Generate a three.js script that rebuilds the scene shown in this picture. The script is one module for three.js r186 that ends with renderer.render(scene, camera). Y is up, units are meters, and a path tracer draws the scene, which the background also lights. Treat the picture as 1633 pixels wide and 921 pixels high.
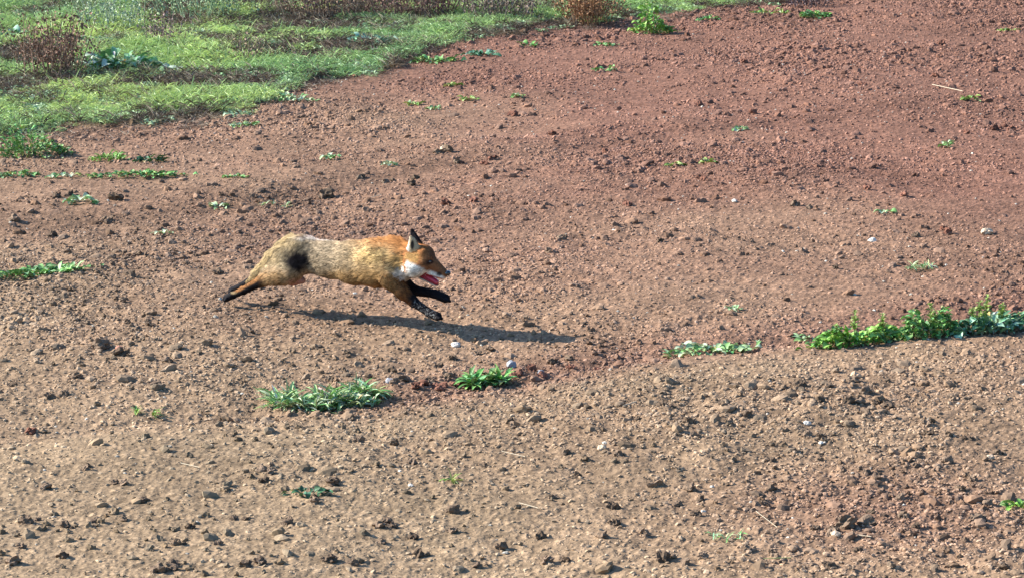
import * as THREE from 'three';
import { Sky } from 'three/addons/objects/Sky.js';

// ---------------------------------------------------------------- camera, sky, sun, exposure
const W0 = 1633, H0 = 921, F0 = 4500;                    // photograph size and focal length in its pixels
const CAM_H = 2.364, HORIZON = -400;                     // eye height; row of the horizon (above the frame)
const PITCH = Math.atan((H0 / 2 - HORIZON) / F0);
const scene = new THREE.Scene();
const camera = new THREE.PerspectiveCamera(2 * Math.atan(H0 / 2 / F0) * 180 / Math.PI, W0 / H0, 0.1, 3000);
camera.position.set(0, CAM_H, 0);
camera.rotation.set(-PITCH, 0, 0);
camera.updateMatrixWorld();

const toSun = new THREE.Vector3(-1.68, 1, -0.38).normalize();
const sky = new Sky();
sky.name = 'sky'; sky.scale.setScalar(2000); sky.userData = { kind: 'structure' };
sky.material.uniforms.sunPosition.value.copy(toSun);
sky.material.uniforms.turbidity.value = 3;
sky.material.uniforms.rayleigh.value = 2.2;
sky.material.uniforms.mieCoefficient.value = 0.004;
scene.add(sky);
scene.environmentIntensity = 0.14;
const sun = new THREE.DirectionalLight(new THREE.Color(1.0, 0.945, 0.84), 5);
sun.position.copy(toSun).multiplyScalar(40).add(new THREE.Vector3(0, 0, -16));
sun.target.position.set(0, 0, -16);
sun.castShadow = true;
sun.shadow.mapSize.set(4096, 4096);
Object.assign(sun.shadow.camera, { left: -16, right: 16, top: 16, bottom: -16, near: 1, far: 90 });
scene.add(sun, sun.target);

const renderer = new THREE.WebGLRenderer({ antialias: true });
renderer.shadowMap.enabled = true;
renderer.toneMapping = THREE.LinearToneMapping;
renderer.toneMappingExposure = 2.72;

// ---------------------------------------------------------------- helpers
function rng(seed) {
  let s = seed >>> 0;
  return () => { s = (s + 0x6D2B79F5) | 0; let t = Math.imul(s ^ (s >>> 15), 1 | s); t = (t + Math.imul(t ^ (t >>> 7), 61 | t)) ^ t; return ((t ^ (t >>> 14)) >>> 0) / 4294967296; };
}
const clamp = (v, a = 0, b = 1) => Math.min(b, Math.max(a, v));
const sstep = (a, b, v) => { const t = clamp((v - a) / (b - a)); return t * t * (3 - 2 * t); };
const mix = (a, b, t) => a + (b - a) * t;
const mixc = (a, b, t) => [mix(a[0], b[0], t), mix(a[1], b[1], t), mix(a[2], b[2], t)];
function hash2(i, j, k = 0) {
  let h = Math.imul(i, 374761393) + Math.imul(j, 668265263) + Math.imul(k, 2147483647 ^ 0x5bd1e995);
  h = Math.imul(h ^ (h >>> 13), 1274126177); h ^= h >>> 16;
  return (h >>> 0) / 4294967296;
}
function vnoise(x, y, k = 0) {                             // smooth value noise, -1..1
  const i = Math.floor(x), j = Math.floor(y), fx = x - i, fy = y - j;
  const u = fx * fx * fx * (fx * (fx * 6 - 15) + 10), v = fy * fy * fy * (fy * (fy * 6 - 15) + 10);
  return 2 * mix(mix(hash2(i, j, k), hash2(i + 1, j, k), u), mix(hash2(i, j + 1, k), hash2(i + 1, j + 1, k), u), v) - 1;
}
const rot = (x, y, a) => [x * Math.cos(a) - y * Math.sin(a), x * Math.sin(a) + y * Math.cos(a)];
function fbm(x, y, oct, k = 0) {
  let s = 0, a = 1, n = 0;
  for (let o = 0; o < oct; o++) { const [p, q] = rot(x, y, 0.6 * o + k); s += a * vnoise(p, q, k + o * 7); n += a; a *= 0.5; x *= 2.03; y *= 2.03; }
  return s / n;
}
function interp(tab, x) {
  if (x <= tab[0][0]) return tab[0][1] + (x - tab[0][0]) * (tab[1][1] - tab[0][1]) / (tab[1][0] - tab[0][0]);
  for (let i = 1; i < tab.length; i++) if (x <= tab[i][0]) return mix(tab[i - 1][1], tab[i][1], (x - tab[i - 1][0]) / (tab[i][0] - tab[i - 1][0]));
  const a = tab[tab.length - 2], b = tab[tab.length - 1];
  return b[1] + (x - b[0]) * (b[1] - a[1]) / (b[0] - a[0]);
}
function ray(px, py) {
  return new THREE.Vector3((px - W0 / 2) / F0, (H0 / 2 - py) / F0, -1).applyEuler(camera.rotation).normalize();
}
function flat(px, py, y = 0) { const d = ray(px, py), t = (y - CAM_H) / d.y; return [d.x * t, d.z * t]; }
const used = {};
function numbered(n) { const k = used[n] = (used[n] ?? -1) + 1; return k ? `${n}_${String(k).padStart(3, '0')}` : n; }
function tag(o, label, category, group, kind) {
  o.userData = { label, category };
  if (group) o.userData.group = group;
  if (kind) o.userData.kind = kind;
  return o;
}
function shade(o) { o.castShadow = o.receiveShadow = true; return o; }
function mesh(name, geo, mat, parent = scene) {
  const m = shade(new THREE.Mesh(geo, mat)); m.name = parent === scene ? numbered(name) : name; parent.add(m); return m;
}
function thing(name, label, category, [x, y, z], turn = 0, group) {
  const o = new THREE.Group(); o.name = numbered(name); scene.add(o); o.position.set(x, y, z); o.rotation.y = turn;
  return tag(o, label, category, group);
}
class MB {                                                 // collects small pieces into one vertex-coloured mesh
  constructor() { this.p = []; this.n = []; this.c = []; this.i = []; }
  add(geo, m, col) {
    const P = geo.attributes.position, N = geo.attributes.normal, b = this.p.length / 3, v = new THREE.Vector3(), nm = new THREE.Matrix3().getNormalMatrix(m);
    for (let i = 0; i < P.count; i++) {
      v.fromBufferAttribute(P, i).applyMatrix4(m); this.p.push(v.x, v.y, v.z);
      v.fromBufferAttribute(N, i).applyMatrix3(nm).normalize(); this.n.push(v.x, v.y, v.z);
      const t = geo.userData.tone ? geo.userData.tone[i] : 1; this.c.push(col[0] * t, col[1] * t, col[2] * t);
    }
    if (geo.index) for (const k of geo.index.array) this.i.push(b + k); else for (let k = 0; k < P.count; k++) this.i.push(b + k);
    return this;
  }
  geo() {
    const g = new THREE.BufferGeometry();
    g.setAttribute('position', new THREE.Float32BufferAttribute(this.p, 3)); g.setAttribute('normal', new THREE.Float32BufferAttribute(this.n, 3));
    g.setAttribute('color', new THREE.Float32BufferAttribute(this.c, 3)); g.setIndex(this.i); return g;
  }
  build(name, mat, parent) { return mesh(name, this.geo(), mat, parent); }
}
const M4 = (x, y, z, yaw = 0, pitch = 0, roll = 0, s = 1) => {
  const q = new THREE.Quaternion().setFromEuler(new THREE.Euler(pitch, yaw, roll, 'YXZ'));
  return new THREE.Matrix4().compose(new THREE.Vector3(x, y, z), q, Array.isArray(s) ? new THREE.Vector3(...s) : new THREE.Vector3(s, s, s));
};

// ---------------------------------------------------------------- the lie of the land
const edgeTab = [[-420, 250], [0, 218], [110, 214], [200, 212], [390, 194], [450, 160], [490, 138], [620, 112], [700, 74], [900, 42], [1040, 30], [1250, 6], [1420, -22], [1800, -60]].map(([a, b]) => flat(a, b)).sort((a, b) => a[0] - b[0]);
const rutTab = [[-300, 718], [0, 697], [250, 674], [430, 662], [600, 644], [760, 615], [1050, 576], [1300, 546], [1633, 508], [2000, 470]].map(([a, b]) => flat(a, b)).sort((a, b) => a[0] - b[0]);
const rut2Tab = [[-300, 372], [0, 352], [200, 338], [400, 312], [700, 262], [1000, 225], [1400, 180], [1900, 120]].map(([a, b]) => flat(a, b)).sort((a, b) => a[0] - b[0]);
const marginDepth = (x, z) => interp(edgeTab, x) - z;      // > 0: inside the grass margin (metres behind its edge)
const margin = (x, z) => sstep(-0.25, 0.45, marginDepth(x, z) - 0.1 + 0.75 * fbm(x * 1.5, z * 0.9, 4, 3) + 0.35 * vnoise(x * 6, z * 3, 6));
const rutDist = (x, z) => z - interp(rutTab, x) + 0.06 * vnoise(x * 1.7, z * 0.3, 5);   // > 0: the near side
function cloddy(x, z) {                                    // 0 smooth crust .. 1 broken clods
  const r = rutDist(x, z);
  let v = 0.4 + 0.85 * fbm(x * 0.9, z * 0.55, 4, 11);
  v += 0.55 * Math.exp(-(((r + 0.12) / 0.35) ** 2)) * (0.6 + 0.6 * vnoise(x * 1.3, 2.2, 8));
  v += 0.25 * sstep(-16, -24, z) + 0.32 * bands(x, z);
  v -= 0.3 * sstep(0.1, 0.7, r) * sstep(0.6, -1.4, x);
  v += 0.35 * Math.exp(-(((x - 1.15) / 0.6) ** 2) - (((z + 8.5) / 0.5) ** 2));
  return clamp(v);
}
function groundY(x, z, fine = 1) {
  const m = margin(x, z), r = rutDist(x, z), r2 = z - interp(rut2Tab, x);
  let y = 0.05 * fbm(x * 0.35, z * 0.22, 2, 21) + 0.02 * fbm(x * 1.3, z * 0.9, 2, 22);
  y += 0.02 * sstep(-0.3, 0.45, r) * sstep(3, 0.6, r) - 0.022 * Math.exp(-(((r + 0.1) / 0.13) ** 2));
  y += 0.018 * Math.exp(-(((r2 + 0.3) / 0.45) ** 2)) - 0.014 * Math.exp(-(((r2 - 0.25) / 0.22) ** 2));
  y += 0.028 * Math.exp(-(((x + 1.2) / 0.45) ** 2) - (((z + 11.9) / 0.7) ** 2));
  y += m * (0.03 + 0.035 * fbm(x * 1.2, z * 1.2, 3, 23));
  if (!fine) return y;
  const c = cloddy(x, z);
  const [u, v] = rot(x, z, 0.4);
  y += (0.005 + 0.011 * c) * fbm(u * 7, v * 6, 2, 31);
  const n1 = vnoise(u * 20, v * 24, 41), n2 = vnoise(u * 40 + 9, v * 44, 43), n3 = vnoise(u * 82, v * 72, 45);
  y += (0.0003 + 0.005 * c * c) * Math.max(0, n1) ** 1.6 * 1.6 + (0.001 + 0.0034 * c) * (Math.max(0, n2) - 0.25 * Math.max(0, -n2)) + (0.003 + 0.001 * c) * n3;
  return y;
}
function at(px, py) {                                      // the spot of ground seen at a pixel of the photograph
  let y = 0, p = flat(px, py);
  for (let i = 0; i < 6; i++) { y = groundY(p[0], p[1], 0); p = flat(px, py, y); }
  return [p[0], y, p[1]];
}
const pxPerM = (z) => F0 / (-z * Math.cos(PITCH) + CAM_H * Math.sin(PITCH));

// soil colours (linear): dry tan crust, red-brown tilth
const TAN = [0.39, 0.28, 0.178], RED = [0.29, 0.151, 0.106], DARK = [0.135, 0.082, 0.052], LITTER = [0.16, 0.125, 0.085];
const bands = (x, z) => { const r = z - interp(rutTab, x); return 0.7 * vnoise(x * 0.22 + 3, r * 1.05, 63) + 0.45 * vnoise(x * 0.4, r * 2.3, 64); };   // strips left by the plough
function redness(x, z) {
  const r = rutDist(x, z);
  let v = 0.52 + 0.09 * bands(x, z) + 0.12 * x + 0.062 * (-z - 12) - 0.24 * sstep(-0.1, 0.5, r);
  v += 0.3 * Math.exp(-(((r + 0.15) / 0.3) ** 2)) * sstep(-1, 1, vnoise(x * 0.9, 1.5, 61) * 2);
  v += 0.5 * Math.exp(-(((x - 1.2) / 0.55) ** 2) - (((z + 8.6) / 0.55) ** 2));
  return clamp(v + 0.22 * fbm(x * 0.7, z * 0.35, 3, 62), 0.04, 1);
}
function soilColor(x, z) {
  let c = mixc(TAN, RED, redness(x, z));
  const [u, v] = rot(x, z, 0.25);
  const s = 1 + 0.16 * fbm(u * 1.6, v * 1.1, 3, 71) - 0.05 * bands(x, z) + 0.14 * fbm(u * 9, v * 6, 3, 72) + 0.1 * vnoise(u * 60, v * 48, 73);
  c = c.map((k) => k * s);
  const r2 = z - interp(rut2Tab, x);
  c = mixc(c, DARK, 0.28 * Math.exp(-(((r2 - 0.15) / 0.3) ** 2)) * sstep(1.5, -1.5, x));
  const m = margin(x, z);
  if (m > 0) c = mixc(c, mixc(LITTER, [0.1, 0.12, 0.05], sstep(-0.2, 0.5, fbm(x * 2, z * 1.4, 3, 75))), 0.75 * m);
  return c;
}

// ---------------------------------------------------------------- ground sheet
function soilTexture() {
  const n = 1024, R = rng(5), h = new Float32Array(n * n);
  const tile = (x, y, f, k) => {                            // tileable value noise
    const X = x * f, Y = y * f, i = Math.floor(X), j = Math.floor(Y), fx = X - i, fy = Y - j, u = fx * fx * (3 - 2 * fx), v = fy * fy * (3 - 2 * fy), w = (a) => ((a % f) + f) % f;
    return mix(mix(hash2(w(i), w(j), k), hash2(w(i + 1), w(j), k), u), mix(hash2(w(i), w(j + 1), k), hash2(w(i + 1), w(j + 1), k), u), v);
  };
  for (let y = 0; y < n; y++) for (let x = 0; x < n; x++) {
    const a = x / n, b = y / n;
    h[y * n + x] = 0.34 * tile(a, b, 48, 1) + 0.3 * tile(a, b, 111, 2) + 0.22 * tile(a, b, 230, 3) + 0.14 * tile(a, b, 430, 4);
  }
  for (let q = 0; q < 5200; q++) {                         // small grains of two sizes
    const cx = R() * n, cy = R() * n, r = 2 + 7 * R() ** 3, t = 0.1 + 0.22 * R();
    for (let y = -9; y <= 9; y++) for (let x = -9; x <= 9; x++) {
      const d = Math.hypot(x, y) / r; if (d < 1) h[(((cy | 0) + y + n) % n) * n + ((cx | 0) + x + n) % n] += t * Math.sqrt(1 - d * d);
    }
  }
  const col = new Uint8Array(n * n * 4), bmp = new Uint8Array(n * n * 4);
  for (let i = 0; i < n * n; i++) {
    const v = clamp(h[i]), g = clamp(0.74 + 0.42 * (v - 0.5) + 0.05 * (hash2(i, 3, 9) - 0.5));
    col.set([255 * Math.min(1, g * 1.02), 255 * g, 255 * g * 0.98, 255], i * 4); bmp.set([255 * v, 255 * v, 255 * v, 255], i * 4);
  }
  return [col, bmp].map((d, k) => {
    const t = new THREE.DataTexture(d, n, n, THREE.RGBAFormat); t.wrapS = t.wrapT = THREE.RepeatWrapping; t.magFilter = THREE.LinearFilter; t.minFilter = THREE.LinearMipmapLinearFilter; t.generateMipmaps = true;
    if (!k) t.colorSpace = THREE.SRGBColorSpace; t.needsUpdate = true; return t;
  });
}
const [soilMap, soilBump] = soilTexture();
const soilMat = new THREE.MeshPhysicalMaterial({ vertexColors: true, map: soilMap, bumpMap: soilBump, bumpScale: 0.007, roughness: 1, specularIntensity: 0.1 });
{
  const us = [], zs = [];
  for (let i = -400; i <= 400; i++) us.push(i / 400 * 1.16);
  for (let k = 0, s = 0.03, u = 1.16; k < 26; k++) { u += s; s *= 1.32; us.push(u); us.unshift(-u); }
  for (let d = 7.4; d < 29.5; d *= 1.0021) zs.push(-d);
  for (let k = 0, s = 0.1, d = 29.5; k < 34; k++) { zs.push(-d); d += s; s *= 1.25; }
  for (let k = 0, s = 0.03, d = 7.4; k < 26; k++) { d -= s; s *= 1.26; zs.unshift(-d); }
  const nu = us.length, nz = zs.length, P = new Float32Array(nu * nz * 3), C = new Float32Array(nu * nz * 3), U = new Float32Array(nu * nz * 2), I = new Uint32Array((nu - 1) * (nz - 1) * 6);
  let k = 0;
  for (let j = 0; j < nz; j++) for (let i = 0; i < nu; i++, k++) {
    const z = zs[j], half = Math.max(7, -z) * W0 / 2 / F0 * 1.03, x = us[i] * half, inner = Math.abs(us[i]) < 2.2 && z < -6 && z > -40;
    P[k * 3] = x; P[k * 3 + 1] = groundY(x, z, inner ? 1 : 0); P[k * 3 + 2] = z;
    C.set(soilColor(x, z), k * 3);
    U[k * 2] = x / 1.7; U[k * 2 + 1] = z / 1.7;
  }
  k = 0;
  for (let j = 0; j < nz - 1; j++) for (let i = 0; i < nu - 1; i++) { const a = j * nu + i, b = a + 1, c = a + nu, d = c + 1; I.set([a, b, d, a, d, c], k); k += 6; }
  const g = new THREE.BufferGeometry();
  g.setAttribute('position', new THREE.BufferAttribute(P, 3)); g.setAttribute('color', new THREE.BufferAttribute(C, 3)); g.setAttribute('uv', new THREE.BufferAttribute(U, 2)); g.setIndex(new THREE.BufferAttribute(I, 1));
  g.computeVertexNormals();
  const m = mesh('ground', g, soilMat);
  m.userData = { kind: 'structure', label: 'bare crumbly field soil, tan in front and red-brown towards the upper right' };
}

// ---------------------------------------------------------------- clods and crumbs
function clodGeo(detail, seed, flatten = 0.7, rough = 0.34) {
  const g = new THREE.IcosahedronGeometry(1, detail), P = g.attributes.position;
  for (let i = 0; i < P.count; i++) {
    const v = new THREE.Vector3().fromBufferAttribute(P, i), k = 1 + rough * (vnoise(v.x * 1.7 + seed * 9.1, v.y * 1.7 + v.z * 2.1, seed) + 0.6 * vnoise(v.x * 3.4 + v.z * 3 + seed, v.y * 3.3, seed + 3));
    P.setXYZ(i, v.x * k * 1.1, v.y * k * flatten, v.z * k * 0.95);
  }
  g.computeVertexNormals();
  const n = P.count, uv = new Float32Array(n * 2);
  for (let i = 0; i < n; i++) { uv[2 * i] = P.getX(i) * 0.03 + seed * 0.13; uv[2 * i + 1] = P.getY(i) * 0.03 + P.getZ(i) * 0.03; }
  g.setAttribute('uv', new THREE.BufferAttribute(uv, 2));
  return g;
}
const half = (z) => -z * W0 / 2 / F0 * 1.02;
function scatter(name, label, count, geo, mat, seed, pick) {
  const R = rng(seed), im = shade(new THREE.InstancedMesh(geo, mat, count)), c = new THREE.Color();
  im.name = numbered(name); tag(im, label, name.replace('_', ' ').split('_').pop(), null, 'stuff');
  let k = 0, guard = 0;
  while (k < count && guard++ < count * 30) {
    const it = pick(R); if (!it) continue;
    im.setMatrixAt(k, it.m); im.setColorAt(k, c.setRGB(...it.c)); k++;
  }
  im.count = k; scene.add(im); return im;
}
const whiteSoil = new THREE.MeshPhysicalMaterial({ color: 0xffffff, roughness: 1, specularIntensity: 0.1 });
function spotIn(R, z0, z1, wide = 1.5) {                  // spread evenly over the ground between two distances
  const z = -Math.sqrt(mix(z0 * z0, z1 * z1, R())); return [(R() * 2 - 1) * half(z) * wide, z];
}
function crumb(R, x, z, r, tone = 1) {
  const y = groundY(x, z), c = soilColor(x, z), t = tone * (0.62 + 0.5 * R()), w = 0.06 * (R() - 0.5);
  return { m: M4(x, y + r * 0.02, z, R() * 6.28, (R() - 0.5) * 1.2, (R() - 0.5) * 1.2, [r * (0.8 + 0.5 * R()), r * (0.8 + 0.4 * R()), r * (0.8 + 0.5 * R())]), c: [c[0] * (t + w), c[1] * t, c[2] * (t - w)] };
}
scatter('soil_crumbs', 'small dry crumbs of tan and brown earth strewn over the bare ground in front', 122000, clodGeo(0, 2, 0.8, 0.3), whiteSoil, 101, (R) => {
  const [x, z] = spotIn(R, 7.5, 17, 1.5), c = cloddy(x, z); if (R() > 0.08 + 0.9 * c * c + 0.15 * c || margin(x, z) > 0.6) return null;
  return crumb(R, x, z, 0.0024 + 0.0068 * R() ** 3);
});
scatter('tilth_crumbs', 'red-brown crumbs covering the far part of the tilled field', 93000, clodGeo(0, 5, 0.8, 0.32), whiteSoil, 104, (R) => {
  const [x, z] = spotIn(R, 16, 29, 1.4), c = cloddy(x, z); if (R() > 0.1 + 0.9 * c || margin(x, z) > 0.5) return null;
  return crumb(R, x, z, 0.0036 + 0.0105 * R() ** 3.4, 0.97);
});
scatter('soil_lumps', 'small earth lumps scattered over the tilled ground among the crumbs', 15500, clodGeo(1, 4, 0.78, 0.42), whiteSoil, 102, (R) => {
  const [x, z] = spotIn(R, 7.5, 29), c = cloddy(x, z); if (R() > 0.08 + 0.7 * c * c * sstep(-7, -16, z) + 0.6 * c ** 3 || margin(x, z) > 0.55) return null;
  return crumb(R, x, z, (0.005 + 0.0185 * R() ** 4.5) * mix(1, 1.25, sstep(-11, -22, z)), 0.7);
});
scatter('dark_clods', 'small dark broken clods in loose groups on the foreground soil', 2600, clodGeo(1, 8, 0.85, 0.5), whiteSoil, 105, (R) => {
  const [x, z] = spotIn(R, 7.5, 15, 1.45), g = fbm(x * 2.4, z * 1.3, 3, 97); if (R() > 0.06 + 2.2 * Math.max(0, g - 0.05) || margin(x, z) > 0.4) return null;
  const i = crumb(R, x, z, 0.0045 + 0.0085 * R() ** 2.5, 0.52); i.m.elements[13] += 0.003; return i;
});
scatter('pale_pebbles', 'tiny pale pebbles and chips sprinkled thinly over the bare soil', 1500, clodGeo(1, 6, 0.6, 0.25), whiteSoil, 103, (R) => {
  const [x, z] = spotIn(R, 7.5, 26); if (margin(x, z) > 0.5) return null;
  const i = crumb(R, x, z, 0.003 + 0.006 * R() ** 2), g = 0.3 + 0.3 * R() ** 2; i.c = [g, g * 0.88, g * 0.72]; return i;
});

const clodMat = [0.62, 0.8, 1, 1.18].map((t) => new THREE.MeshPhysicalMaterial({ color: new THREE.Color().setRGB(0.17 * t, 0.115 * t, 0.078 * t), roughness: 1, specularIntensity: 0.1, bumpMap: soilBump, bumpScale: 0.004 }));
const redClodMat = [0.7, 0.9, 1.15].map((t) => new THREE.MeshPhysicalMaterial({ color: new THREE.Color().setRGB(0.2 * t, 0.092 * t, 0.062 * t), roughness: 1, specularIntensity: 0.1, bumpMap: soilBump, bumpScale: 0.004 }));
const clodGeos = [11, 12, 13, 14, 15, 16, 17].map((s) => clodGeo(2, s, 0.72, 0.5));
const LANDMARKS = [[395, 652, 'the wide silvery tuft', 620, 640], [735, 604, 'the small tuft in the rut', 805, 604], [1055, 566, 'the flat leaf mat', 1205, 556], [1300, 545, 'the tall weed row', 1630, 500], [487, 788, 'the small dark green seedling'], [1333, 862, 'the upright buff stone'], [0, 440, 'the left-edge leafy patch', 145, 425], [1471, 424, 'the thin pale grass wisp'], [145, 282, 'the long low leaf strip', 288, 276], [0, 921, 'the bottom left corner'], [1633, 921, 'the bottom right corner'], [1078, 266, 'the bright yellow-green seedling'], [232, 657, 'the yellow-green grass wisp'], [1487, 137, 'the long pale straw', 1536, 147], [816, 921, 'the middle of the bottom edge'], [370, 480, 'the hind feet of the fox'], [718, 490, 'the front paws of the fox'], [655, 366, 'the ears of the fox'], [1160, 858, 'the faint wisp near the bottom'], [440, 380, 'the rump of the fox'], [1633, 300, 'the right edge of the bare field'], [860, 548, 'the front end of the fox shadow'], [1365, 603, 'the orange-buff stone'], [1288, 676, 'the white stone at lower right'], [1004, 646, 'the short white stalk chip'], [1580, 732, 'the buff stone at right'], [960, 718, 'the pinkish buff stone'], [1220, 830, 'the bent grey stem']];
const SIDES = ['right of', 'below right of', 'below', 'below left of', 'left of', 'above left of', 'above', 'above right of'], ORD = ['nearest', 'second nearest', 'third nearest', 'fourth nearest', 'fifth nearest', 'sixth nearest', 'seventh nearest', 'eighth nearest', 'ninth nearest', 'tenth nearest', 'eleventh nearest', 'twelfth nearest', 'thirteenth nearest', 'fourteenth nearest', 'fifteenth nearest'];
const clods = [];
function labelClods() {                                    // each clod is told by the landmark nearest to it in the picture
  const bins = {};
  for (const c of clods) {
    let best = 1e9, who, side;
    for (const [x0, y0, name, x1 = x0, y1 = y0] of LANDMARKS) {
      const l2 = (x1 - x0) ** 2 + (y1 - y0) ** 2, t = l2 ? clamp(((c.px - x0) * (x1 - x0) + (c.py - y0) * (y1 - y0)) / l2) : 0, dx = c.px - mix(x0, x1, t), dy = c.py - mix(y0, y1, t), d = Math.hypot(dx, dy);
      if (d < best) { best = d; who = name; side = SIDES[(Math.round(Math.atan2(dy, dx) / (Math.PI / 4)) + 8) % 8]; }
    }
    (bins[`${side} ${who}`] ??= []).push({ c, best });
  }
  for (const [where, list] of Object.entries(bins)) {
    list.sort((a, b) => a.best - b.best);
    list.forEach(({ c }, i) => tag(c.m, `${c.red ? 'reddish' : 'dark brown'} earth clod ${list.length === 1 ? 'alone' : ORD[i]} ${where}`, 'clod', 'larger clods on the bare field'));
  }
}
function placeClod(px, py, wpx, R) {
  const [x, , z] = at(px, py), r = wpx / pxPerM(z) / 2, y = groundY(x, z), red = redness(x, z) > 0.75 || Math.abs(rutDist(x, z) + 0.1) < 0.2, mats = red ? redClodMat : clodMat;
  const m = mesh('soil_clod', clodGeos[Math.floor(R() * clodGeos.length)], mats[Math.floor(R() * mats.length)]);
  m.position.set(x, y + r * 0.3, z); m.rotation.set((R() - 0.5) * 0.7, R() * 6.28, (R() - 0.5) * 0.7); m.scale.set(r * (0.9 + 0.3 * R()), r * (0.95 + 0.4 * R()), r * (0.9 + 0.3 * R()));
  clods.push({ m, px, py, red });
}
{
  const R = rng(77);
  // the clods one can pick out: [x, y, width] in the photograph
  const big = [[518, 312, 20], [655, 293, 18], [660, 283, 12], [708, 322, 18], [752, 318, 13], [712, 238, 16], [698, 240, 12], [880, 212, 15], [728, 258, 12], [770, 258, 11], [815, 182, 14], [875, 400, 14], [893, 380, 15], [1050, 385, 13], [205, 438, 16], [185, 315, 20], [172, 350, 14], [105, 404, 14], [82, 372, 12], [20, 350, 18], [88, 312, 14], [110, 308, 12], [222, 404, 12], [345, 432, 14], [360, 415, 10], [575, 280, 12], [612, 290, 12], [780, 252, 12], [965, 240, 11], [1265, 325, 16], [1290, 330, 12], [1380, 300, 12], [1440, 310, 12], [1510, 368, 15], [1610, 205, 15], [1585, 205, 12], [1200, 178, 13], [1185, 98, 12], [1375, 132, 12], [1500, 68, 14], [1113, 166, 12], [1490, 120, 12], [1230, 275, 14], [1120, 285, 12], [1000, 325, 13], [1540, 210, 10], [1460, 375, 12], [1330, 425, 10],
    [158, 552, 24], [190, 562, 20], [122, 600, 17], [100, 628, 16], [262, 575, 12], [248, 610, 12], [398, 528, 14], [210, 520, 16], [235, 515, 14], [75, 630, 14], [20, 612, 12],
    [620, 590, 20], [640, 608, 18], [628, 612, 16], [680, 605, 14], [690, 612, 15], [672, 612, 16], [712, 600, 13], [700, 622, 15], [660, 620, 14], [720, 608, 12], [735, 605, 13], [845, 590, 14], [862, 600, 14], [880, 575, 12], [905, 570, 14], [825, 600, 14], [910, 585, 14], [950, 590, 12], [760, 560, 12], [700, 580, 13], [720, 570, 12], [780, 555, 11],
    [1275, 613, 20], [1320, 615, 13], [1350, 640, 18], [1360, 605, 18], [1378, 628, 20], [1378, 655, 17], [1370, 638, 16], [1412, 642, 18], [1400, 638, 14], [1305, 640, 15], [1520, 632, 18], [1475, 673, 18], [1480, 690, 18], [1510, 695, 15], [1540, 700, 14], [1055, 645, 16], [1190, 660, 16], [1285, 695, 16], [1310, 698, 14], [1095, 672, 16], [1105, 695, 14], [1228, 730, 14], [1510, 737, 15], [1045, 770, 20], [1100, 778, 18], [1115, 795, 14], [1080, 800, 13], [1108, 818, 18], [1215, 797, 14], [1345, 838, 34], [1325, 850, 20], [1300, 840, 15], [1388, 818, 16], [1440, 823, 18], [1555, 828, 20], [1575, 800, 16], [1550, 765, 14], [1530, 780, 14], [1435, 790, 14], [1460, 840, 14], [1190, 875, 18], [1230, 880, 14], [1055, 890, 20], [1090, 895, 18], [1120, 885, 16], [1320, 905, 18], [1368, 875, 14], [1600, 905, 16], [1375, 895, 12], [1030, 850, 16], [1160, 700, 12], [1590, 720, 14],
    [458, 832, 18], [602, 836, 22], [625, 838, 16], [525, 889, 20], [530, 770, 22], [500, 800, 18], [722, 812, 20], [605, 862, 16], [655, 855, 16], [665, 880, 17], [720, 845, 15], [860, 855, 17], [960, 855, 18], [975, 808, 16], [980, 832, 16], [985, 725, 16], [820, 675, 18], [900, 720, 15], [920, 755, 14], [770, 740, 13], [655, 735, 14], [628, 705, 14], [570, 700, 14], [800, 870, 16], [870, 892, 20], [900, 890, 16], [415, 750, 16], [428, 755, 14], [420, 765, 12], [100, 838, 16], [70, 775, 15], [40, 832, 20], [20, 895, 22], [98, 885, 18], [225, 795, 17], [195, 826, 15], [250, 906, 24], [270, 905, 18], [280, 865, 16], [272, 900, 16], [390, 900, 22], [410, 895, 14], [370, 825, 12], [390, 825, 12], [195, 770, 14], [180, 768, 12], [150, 830, 13], [45, 690, 13], [30, 870, 14], [345, 865, 12], [300, 840, 14], [135, 745, 12], [880, 790, 14], [560, 895, 16], [760, 900, 14]];
  for (const [x, y, w] of big) {
    placeClod(x + 2, y + 3, w * 0.95, R);
    if (R() < 0.55) placeClod(x + (R() - 0.3) * w * 1.7, y + (R() - 0.4) * 8, w * (0.45 + 0.3 * R()), R);
  }
  labelClods();
}

// stones and straws one can point to
const stoneMat = (r, g, b) => new THREE.MeshStandardMaterial({ color: new THREE.Color().setRGB(r, g, b), roughness: 0.85, bumpMap: soilBump, bumpScale: 0.002 });
const pale = stoneMat(0.55, 0.49, 0.42), buff = stoneMat(0.46, 0.33, 0.22), bluish = stoneMat(0.24, 0.23, 0.24), rust = stoneMat(0.36, 0.15, 0.09);
function stone(px, py, w, mat, label, fl = 0.7) {
  const [x, , z] = at(px, py), r = w / pxPerM(z) / 2, m = mesh('stone', clodGeo(2, px * 0.37 % 50, fl, 0.22), mat), R = rng(px * 7 + py);
  m.position.set(x, groundY(x, z) + r * 0.35, z); m.rotation.y = R() * 6; m.scale.setScalar(r); tag(m, label, 'stone');
}
stone(727, 553, 14, pale, 'white stone lying under the shadow of the fox head');
stone(1575, 373, 18, buff, 'rounded brown stone near the right edge above the leafy weed row');
stone(1392, 384, 12, pale, 'small whitish stone standing upright, between the rounded brown stone and the red ground');
stone(1172, 323, 9, pale, 'bright white pebble in the middle of the right-hand field');
stone(816, 587, 17, bluish, 'bluish grey stone right beside the small tuft in the rut', 0.85);
stone(622, 612, 16, bluish, 'bluish grey stone at the right end of the wide silvery tuft');
stone(862, 599, 13, bluish, 'grey stone in the rut, a little right of the small tuft');
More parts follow.
